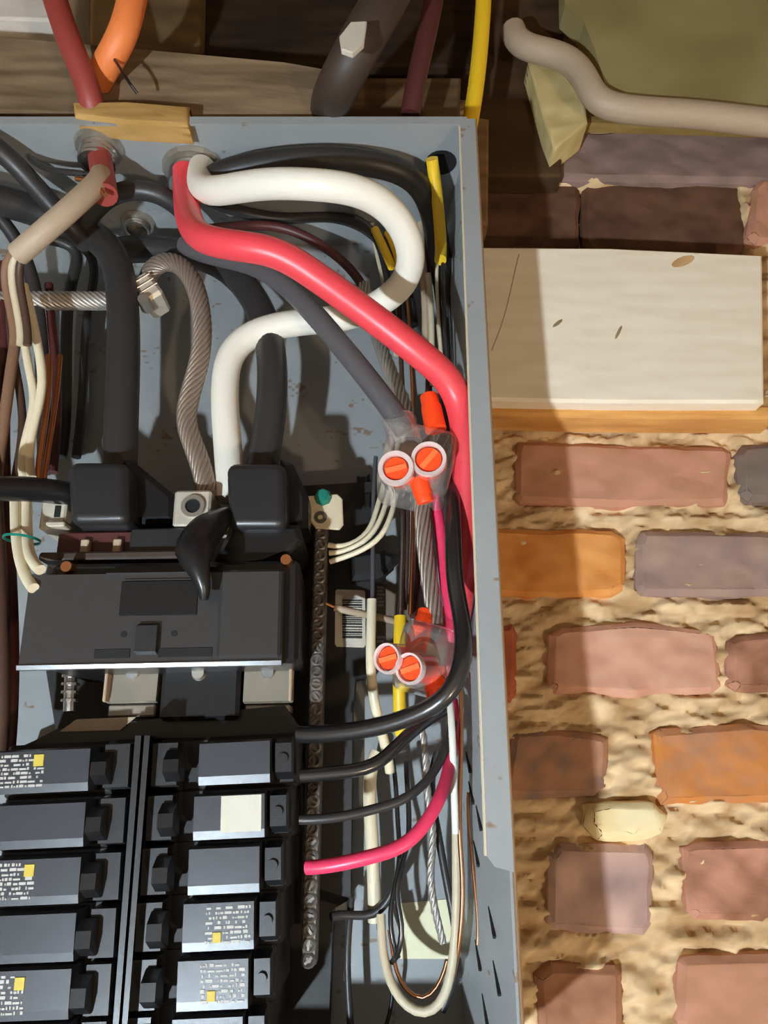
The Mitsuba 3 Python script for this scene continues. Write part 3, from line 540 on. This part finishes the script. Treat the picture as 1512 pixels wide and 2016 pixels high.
wire('black_service_cable', [(862, -60, 0.0), (846, 40, 0.0), (826, 130, 0.005), (808, 225, 0.014)], 34, 'maroon_wire', 'dark maroon cable dropping between the brown timbers', 'cable')
k = thing('yellow_cable', 'yellow jacketed cable down the right corner of the panel', 'cable')
part_wire(k + '__jacket', [(955, -70, 0.05), (951, 20, 0.052), (944, 110, 0.056), (935, 185, 0.06), (924, 250, 0.064)], 28, 'yellow_jacket', 14)
part_wire(k + '__inner_jacket', [(850, 312, 0.016), (858, 370, 0.03), (866, 450, 0.044), (867, 512, 0.044)], 23, 'yellow_jacket', 14)
part_wire(k + '__conductor', [(872, 505, 0.046), (874, 600, 0.05), (880, 700, 0.055), (886, 800, 0.06)], 8, 'black_nylon'); part_wire(k + '__conductor', [(862, 505, 0.046), (860, 560, 0.05), (866, 660, 0.055), (876, 790, 0.06)], 7, 'cream_dirty')
one('black_thread', tube(path([(226, 118, -0.01), (240, 140, -0.012), (256, 165, -0.012), (270, 184, -0.008)]), 0.0009, 8), 'black_plastic', 'short thin black wire end above the pale wood strip', 'wire')
wire('thin_black_wire', [(60, 312, 0.02), (110, 336, 0.014), (160, 342, 0.01), (195, 352, 0.012)], 11, 'black_cable', 'thin black wire poking out left of the red cable tip')
wire('copper_tip', [(150, 352, 0.004), (178, 358, 0.002), (208, 384, 0.0)], 9, 'copper', 'bare copper wire at the tip of the red cable')

# ------------------------------------------------------------------ wires down the left edge
LG = None
wire('pale_wire', [(46, 560, 0.03), (62, 620, 0.034), (76, 690, 0.036), (82, 760, 0.04), (66, 840, 0.044), (62, 940, 0.046)], 16, 'cream_wire', 'pale wire bowing furthest right in the left edge bundle')
wire('pale_wire', [(38, 600, 0.036), (46, 660, 0.038), (58, 730, 0.04), (66, 790, 0.042), (52, 860, 0.044), (46, 940, 0.046)], 15, 'cream_wire', 'pale wire inside the bow of the left edge bundle')
wire('pale_wire', [(30, 985, 0.03), (32, 1050, 0.024), (42, 1110, 0.016), (66, 1158, 0.008)], 20, 'cream_wire', 'pale wire below the flat black cable with the longer end')
wire('pale_wire', [(52, 985, 0.032), (53, 1050, 0.024), (60, 1095, 0.014), (80, 1122, 0.008)], 20, 'cream_wire', 'pale wire below the flat black cable bending right to the breaker')
one('wire_tie', lathe([(0.0085, -0.0006), (0.0092, -0.0006), (0.0092, 0.0006), (0.0085, 0.0006), (0.0085, -0.0006)], P(43, 1062, 0.024), [0.05, 0, 1], 24), 'green_screw', 'thin dark green tie around the pale wires at the left edge', 'tie')
for pts, w, m, lab in [([(96, 700, 0.05), (94, 780, 0.05), (84, 860, 0.05), (74, 950, 0.05)], 12, 'copper', 'bare copper wire right of the pale left bundle with the bright glint'),
                       ([(118, 700, 0.06), (108, 800, 0.058), (96, 880, 0.056), (86, 950, 0.055)], 10, 'copper', 'second bare copper wire right of the pale left bundle'),
                       ([(36, 640, 0.05), (20, 740, 0.05), (4, 860, 0.05), (-16, 1000, 0.05)], 20, 'paper_brown', 'brown papered wire slanting off the left edge'),
                       ([(20, 600, 0.05), (30, 720, 0.055), (44, 830, 0.058), (30, 940, 0.06), (14, 1060, 0.06)], 14, 'brown_wire', 'dark brown wire behind the pale left bundle'),
                       ([(6, 520, 0.06), (10, 700, 0.06), (8, 900, 0.06), (18, 1100, 0.055), (24, 1300, 0.05), (16, 1480, 0.05)], 22, 'maroon_wire', 'maroon wire running down the left edge past the main breaker'),
                       ([(-14, 700, 0.05), (-8, 1000, 0.045), (2, 1200, 0.04), (0, 1480, 0.04)], 26, 'brown_wire', 'brown wire furthest left along the left edge'),
                       ([(96, 560, 0.07), (104, 660, 0.07), (112, 760, 0.072), (104, 930, 0.07)], 16, 'maroon_wire', 'dark wire behind the copper wires at the left')]:
    wire({'copper': 'copper_wire', 'maroon_wire': 'dark_wire'}.get(m, 'brown_wire'), pts, w, m, lab)
wire('dark_wire', [(90, 470, 0.08), (150, 500, 0.09), (140, 560, 0.092), (130, 700, 0.095), (120, 900, 0.095)], 20, 'black_cable', 'dark wire hanging against the back plate left of the hot cable')
wire('dark_wire', [(150, 480, 0.08), (184, 520, 0.09), (176, 600, 0.092), (166, 720, 0.095), (150, 900, 0.095)], 16, 'black_cable', 'thin dark wire beside the hot cable against the back plate')

# ------------------------------------------------------------------ clear tap connectors with orange plugs
def ring_plug(key, o, axis, r_out, r_in, L, bar_deg):
    ax = np.asarray(axis, float) / np.linalg.norm(axis)
    add(key + '__port', lathe([(r_in * 1.04, 0), (r_in * 1.04, -0.0004), (r_out * 0.96, -0.0008), (r_out, 0.0004), (r_out, 0.0022), (r_in * 1.04, 0.0022), (r_in * 1.04, 0)], o, ax), 'milky', 40)
    add(key + '__port_tube', lathe([(r_out * 0.99, 0.0022), (r_out * 0.99, L)], o, ax), 'clear', 60)
    p = add(key + '__plug', lathe([(0, 0.0016), (r_in * 0.94, 0.0016), (r_in, 0.0024), (r_in, L), (0, L)], o, ax), 'orange_plug', 40)
    x = np.cross(ax, [0, 0, 1.0]); x /= np.linalg.norm(x); z = np.cross(x, ax); a = math.radians(bar_deg); u, w = math.cos(a) * x + math.sin(a) * z, -math.sin(a) * x + math.cos(a) * z
    add(p + '__bar', tm(hull([o + u * i * r_in * 0.86 + w * j * r_in * 0.2 + ax * q for i in (-1, 1) for j in (-1, 1) for q in (0.0003, 0.004)])), 'orange_bar', 20)
    return p
def shell(lo_hi_px, Y0, Y1, r, slope):
    """Rounded clear body in a frame: pixel box and depth range."""
    x0, y0, x1, y1 = lo_hi_px; fr = frame((x0 + x1) / 2, (y0 + y1) / 2, Y0, slope); s = fr[2]; hx, hz = (x1 - x0) / 2 * s - r, (y1 - y0) / 2 * s - r
    B = m3.Manifold.sphere(r, 24)
    return fr, tm(m3.Manifold.batch_hull([B.translate(place(fr, (sx * hx, yy, sz * hz)).tolist()) for sx in (-1, 1) for sz in (-1, 1) for yy in (r, Y1 - Y0 - r)]))
k = thing('tap_connector', 'upper clear wire connector with two round orange plugs facing out', 'connector')
fr, sh = shell((752, 822, 896, 966), 0.006, 0.046, 0.006, 14)
add(k + '__body', sh, 'clear', 50)
add(k + '__block', fbox(fr, -44, 52, -42, 40, 0.010, 0.030, 0.002), 'alu_strand')
AX = np.array([0.10, 1.0, 0.12])
ring_plug(k, P(779, 921, -0.006), AX, 36 * mpp(779, 921, -0.006), 25 * mpp(779, 921, -0.006), 0.016, 12)
ring_plug(k, P(844, 903, -0.006), AX, 36 * mpp(844, 903, -0.006), 26.5 * mpp(844, 903, -0.006), 0.016, 48)
pl = fcyl(frame(846, 812, 0.012), 0, 0, 1, 0, 0.001)
def vplug(key, pts, rpx):
    c = [P(*p) for p in pts]; r = rpx * mpp(pts[0][0], pts[0][1], pts[0][2]); L = np.linalg.norm(c[1] - c[0])
    return add(key + '__plug', lathe([(0, 0), (r * 0.82, 0), (r * 0.9, 0.0006), (r * 0.9, L * 0.3), (r, L * 0.34), (r * 1.05, L), (0, L)], c[0], c[1] - c[0]), 'orange_plug', 40)
vplug(k, [(844, 779, 0.014), (858, 846, 0.012)], 20); vplug(k, [(838, 990, 0.010), (824, 942, 0.008)], 19)
add(k + '__wire_port', lathe([(0.0078, 0), (0.0086, 0), (0.0086, 0.016), (0.0078, 0.016), (0.0078, 0)], P(785, 826, 0.014), P(800, 880, 0.012) - P(785, 826, 0.014)), 'clear', 50)
k = thing('tap_connector', 'lower clear wire connector with orange plugs beside the glossy black cable', 'connector')
fr, sh = shell((782, 1222, 896, 1356), 0.020, 0.058, 0.006, 14)
add(k + '__body', sh, 'clear', 50)
add(k + '__block', fbox(fr, -34, 40, -36, 40, 0.012, 0.028, 0.002), 'alu_strand')
AX = np.array([0.62, 1.0, 0.10])
ring_plug(k, P(762, 1296, 0.012), AX, 31 * mpp(762, 1296, 0.012), 24 * mpp(762, 1296, 0.012), 0.018, 10)
ring_plug(k, P(806, 1316, 0.008), AX, 32 * mpp(806, 1316, 0.008), 25 * mpp(806, 1316, 0.008), 0.018, 14)
vplug(k, [(840, 1202, 0.036), (826, 1256, 0.034)], 19); vplug(k, [(862, 1378, 0.024), (854, 1318, 0.026)], 24); vplug(k, [(826, 1235, 0.03), (818, 1280, 0.03)], 20)

# ------------------------------------------------------------------ wires at the right side
strand('bare_cable', [(716, 560, 0.088), (736, 640, 0.08), (762, 716, 0.06), (788, 780, 0.04), (812, 850, 0.026)], 30, 'alu_strand', 'bare stranded cable entering the top of the upper clear connector', ns=9, pitch=0.07)
strand('bare_cable', [(830, 960, 0.03), (832, 1020, 0.03), (838, 1090, 0.032), (848, 1160, 0.034), (858, 1230, 0.036)], 36, 'dull_strand', 'bare stranded cable between the two clear connectors', ns=9, pitch=0.085)
wire('pink_wire', [(846, 940, 0.034), (860, 1010, 0.036), (872, 1090, 0.038), (880, 1160, 0.036), (890, 1215, 0.034), (884, 1262, 0.036)], 26, 'pink_wire', 'pinkish red wire between the two clear connectors')
wire('glossy_cable', [(884, 930, 0.03), (891, 1000, 0.014), (893, 1080, 0.008), (897, 1150, 0.006), (908, 1215, 0.004), (912, 1275, 0.0), (900, 1335, -0.002), (868, 1378, 0.0), (815, 1408, 0.006), (740, 1431, 0.014), (660, 1443, 0.022), (590, 1446, 0.03)], 35, 'black_nylon', 'glossy black cable sweeping from the upper connector to the top breaker', 'cable', n=20)
wire('breaker_wire', [(888, 1390, 0.05), (840, 1418, 0.045), (790, 1460, 0.038), (745, 1500, 0.034), (690, 1518, 0.032), (590, 1528, 0.03)], 26, 'black_nylon', 'black wire curving to the breakers just below the glossy cable')
wire('breaker_wire', [(892, 1420, 0.05), (878, 1470, 0.045), (846, 1530, 0.038), (796, 1572, 0.034), (740, 1592, 0.032), (680, 1606, 0.03), (590, 1614, 0.03)], 18, 'black_cable', 'thin charcoal wire curving to the breakers above the pink one')
wire('pink_wire', [(890, 1380, 0.07), (893, 1440, 0.056), (886, 1500, 0.044), (868, 1565, 0.03), (834, 1625, 0.024), (790, 1665, 0.022), (724, 1688, 0.022), (660, 1702, 0.024), (604, 1708, 0.028)], 25, 'pink_wire', 'pinkish red wire curving down to the breakers')
wire('pale_wire', [(886, 1385, 0.044), (890, 1440, 0.040), (893, 1520, 0.042), (897, 1640, 0.05)], 14, 'white_cable', 'whitish wire hanging beside the copper wire at the right wall')
wire('copper_wire', [(907, 1350, 0.05), (908, 1450, 0.05), (906, 1540, 0.052), (905, 1640, 0.054), (910, 1730, 0.056), (906, 1840, 0.06), (890, 1930, 0.07)], 9, 'copper', 'long bare copper wire hanging along the right wall')
for q, pts in enumerate([[(646, 1073, 0.066), (686, 1072, 0.066), (722, 1048, 0.066), (742, 1002, 0.068), (758, 940, 0.072), (776, 800, 0.088)], [(648, 1089, 0.066), (690, 1080, 0.064), (732, 1050, 0.061), (757, 1000, 0.063), (772, 940, 0.068), (790, 800, 0.088)], [(650, 1106, 0.066), (696, 1090, 0.061), (748, 1056, 0.056), (774, 1000, 0.058), (787, 940, 0.066), (802, 800, 0.088)]]):
    wire('pale_wire', pts, 11, 'cream_wire', ['uppermost of three cream wires fanning from the terminal bar', 'middle of three cream wires fanning from the terminal bar', 'lowest of three cream wires fanning from the terminal bar'][q], group='cream wires from the terminal bar')
k = thing('stub_wire', 'beige wire crossing the barcode sticker from the terminal bar', 'wire')
part_wire(k + '__insulation', [(658, 1196, 0.068), (692, 1204, 0.07), (740, 1214, 0.076), (800, 1228, 0.09)], 15, 'beige_wire'); part_wire(k + '__copper_end', [(640, 1188, 0.066), (662, 1197, 0.068)], 7, 'copper')
k = thing('ribbon_wire', 'cream wire with a grey bare end standing beside the barcode sticker', 'wire')
part_wire(k + '__bare_end', [(740, 900, 0.082), (735, 1000, 0.075), (734, 1100, 0.07), (733, 1182, 0.066)], 9, 'grey_cable')
part_wire(k + '__insulation', [(732, 1180, 0.066), (730, 1260, 0.066), (731, 1330, 0.068), (740, 1395, 0.072), (756, 1460, 0.08), (768, 1520, 0.088)], 20, 'cream_wire')
wire('pale_wire', [(742, 1480, 0.094), (728, 1540, 0.092), (730, 1620, 0.09), (735, 1710, 0.09), (738, 1815, 0.092)], 25, 'cream_wire', 'broad cream wire hanging right of the terminal bar below the black wires')
for pts, w, m, n_, lab in [([(778, 440, 0.09), (786, 600, 0.092), (792, 760, 0.09), (800, 900, 0.085), (802, 1050, 0.08), (796, 1200, 0.078)], 10, 'brown_wire', 'brown_wire', 'brown wire running down behind the upper clear connector'),
                           ([(800, 560, 0.085), (812, 760, 0.08), (815, 900, 0.08), (813, 1050, 0.074), (808, 1210, 0.07)], 9, 'copper', 'copper_wire', 'bare copper wire behind the upper clear connector going to the yellow sleeve'),
                           ([(838, 400, 0.08), (842, 560, 0.08), (846, 700, 0.08), (836, 900, 0.085), (826, 1060, 0.085), (814, 1215, 0.076)], 14, 'maroon_wire', 'dark_wire', 'maroon wire behind the white loop on the right'),
                           ([(828, 440, 0.075), (832, 520, 0.075), (838, 600, 0.074), (836, 700, 0.08)], 16, 'tan_jacket', 'tan_wire', 'tan wire just right of the white loop'),
                           ([(842, 540, 0.07), (848, 600, 0.07), (850, 660, 0.072), (852, 760, 0.08)], 12, 'cream_dirty', 'pale_wire', 'pale wire right of the tan wire below the white loop'),
                           ([(862, 640, 0.066), (870, 720, 0.07), (880, 800, 0.075)], 7, 'beige_wire', 'beige_wire', 'thin beige wire under the yellow cable end'),
                           ([(790, 980, 0.08), (792, 1060, 0.078), (790, 1140, 0.076), (788, 1215, 0.07)], 12, 'steel', 'bare_wire', 'straight grey bare wire below the upper clear connector'),
                           ([(732, 440, 0.085), (752, 540, 0.092), (770, 620, 0.092), (780, 700, 0.092)], 10, 'cream_dirty', 'pale_wire', 'thin pale wire inside the white loop'),
                           ([(888, 520, 0.08), (894, 700, 0.08), (896, 800, 0.082)], 12, 'black_nylon', 'dark_wire', 'black wire tight against the right wall under the yellow cable'),
                           ([(770, 1480, 0.09), (780, 1560, 0.088), (784, 1630, 0.085), (786, 1690, 0.08), (776, 1750, 0.076), (769, 1800, 0.074), (773, 1850, 0.074), (784, 1885, 0.076)], 9, 'black_nylon', 'loop_wire', 'thin black wire whose left side loops over the pale green sticker'),
                           ([(800, 1500, 0.09), (804, 1580, 0.085), (802, 1660, 0.08), (786, 1720, 0.072), (782, 1770, 0.07), (790, 1820, 0.07), (786, 1866, 0.072), (772, 1894, 0.078)], 10, 'black_nylon', 'loop_wire', 'thin black wire bulging right over the pale green sticker'),
                           ([(746, 1790, 0.09), (748, 1840, 0.09), (766, 1900, 0.09), (772, 1960, 0.092), (756, 2030, 0.095)], 7, 'black_nylon', 'loop_wire', 'thinnest black wire curving to the bottom edge'),
                           ([(750, 1800, 0.08), (752, 1850, 0.078), (762, 1910, 0.075), (788, 1965, 0.07), (828, 1992, 0.068), (864, 1976, 0.066), (888, 1910, 0.064), (898, 1800, 0.062), (898, 1640, 0.06)], 16, 'cream_dirty', 'loop_wire', 'cream wire making the big loop at the bottom'),
                           ([(766, 1830, 0.08), (776, 1890, 0.078), (794, 1940, 0.075), (826, 1964, 0.073), (856, 1948, 0.07), (880, 1890, 0.066)], 7, 'copper', 'loop_wire', 'thin copper wire inside the big cream loop at the bottom'),
                           ([(862, 1480, 0.086), (850, 1560, 0.086), (862, 1640, 0.086), (880, 1740, 0.086), (898, 1850, 0.088), (892, 1930, 0.09), (870, 1990, 0.092)], 14, 'black_cable', 'dark_wire', 'black wire slanting down beside the twisted bare wire'),
                           ([(922, 1560, 0.07), (926, 1660, 0.068), (938, 1780, 0.066), (940, 1860, 0.066)], 6, 'copper', 'copper_wire', 'thin copper wire close against the right wall'),
                           ([(408, 392, 0.05), (470, 416, 0.07), (560, 430, 0.08), (640, 426, 0.08), (720, 450, 0.082), (780, 520, 0.086), (812, 640, 0.09)], 22, 'black_cable', 'dark_wire', 'black wire crossing behind the red cable inside the white loop'),
                           ([(396, 452, 0.05), (460, 446, 0.066), (540, 446, 0.074), (610, 470, 0.078), (680, 520, 0.084), (730, 600, 0.09)], 18, 'maroon_wire', 'dark_wire', 'maroon wire just above the red cable inside the white loop'),
                           ([(700, 430, 0.078), (740, 470, 0.08), (764, 560, 0.085), (776, 640, 0.09)], 14, 'black_nylon', 'dark_wire', 'glossy black wire beside the yellow sleeves inside the white loop'),
                           ([(-10, 420, 0.04), (30, 470, 0.05), (60, 540, 0.06), (78, 640, 0.066), (84, 760, 0.07), (90, 930, 0.07)], 24, 'black_cable', 'dark_wire', 'dark wire behind the pale left bundle reaching the black cable'),
                           ([(692, 1768, 0.088), (686, 1840, 0.086), (684, 1900, 0.086), (692, 2040, 0.088)], 12, 'black_cable', 'dark_wire', 'black wire dropping to the bottom edge beside the foot of the terminal bar'),
                           ([(652, 1805, 0.08), (700, 1802, 0.085), (740, 1796, 0.085), (775, 1750, 0.082), (792, 1690, 0.08)], 15, 'black_cable', 'dark_wire', 'dark strand added as a cable shadow bending across the foot of the broad cream wire')]:  # the last strand is drawn where a cable shadow falls
    wire(n_, pts, w, m, lab)
for x, y, lab in ((838, 1470, 'bare twisted wire hanging between the black wires and the right wall'),):
    strand('bare_wire', [(824, 1420, 0.08), (838, 1490, 0.08), (842, 1560, 0.08), (852, 1640, 0.08), (848, 1720, 0.08), (856, 1790, 0.082), (872, 1856, 0.086)], 16, 'alu_strand', lab, 'wire', ns=4, pitch=0.018, sr=0.46)
# yellow sleeves
wire('yellow_sleeve', [(738, 452, 0.072), (754, 486, 0.07), (772, 526, 0.068)], 17, 'yellow_jacket', 'yellow sleeve inside the white loop, left of two', 'sleeve')
wire('yellow_sleeve', [(762, 458, 0.070), (776, 490, 0.068), (788, 530, 0.066)], 12, 'yellow_jacket', 'yellow sleeve inside the white loop, right of two', 'sleeve')
k = thing('yellow_sleeve', 'yellow cable jacket passing behind the lower clear connector', 'sleeve')
scene[k] = mikit.ply(tube(path([(788, 1214, 0.072), (787, 1270, 0.07), (786, 1330, 0.07), (787, 1400, 0.074), (790, 1445, 0.08)]), radius([(788, 1300, 0.07)], 26), 14), 'm_yellow_jacket', 50)
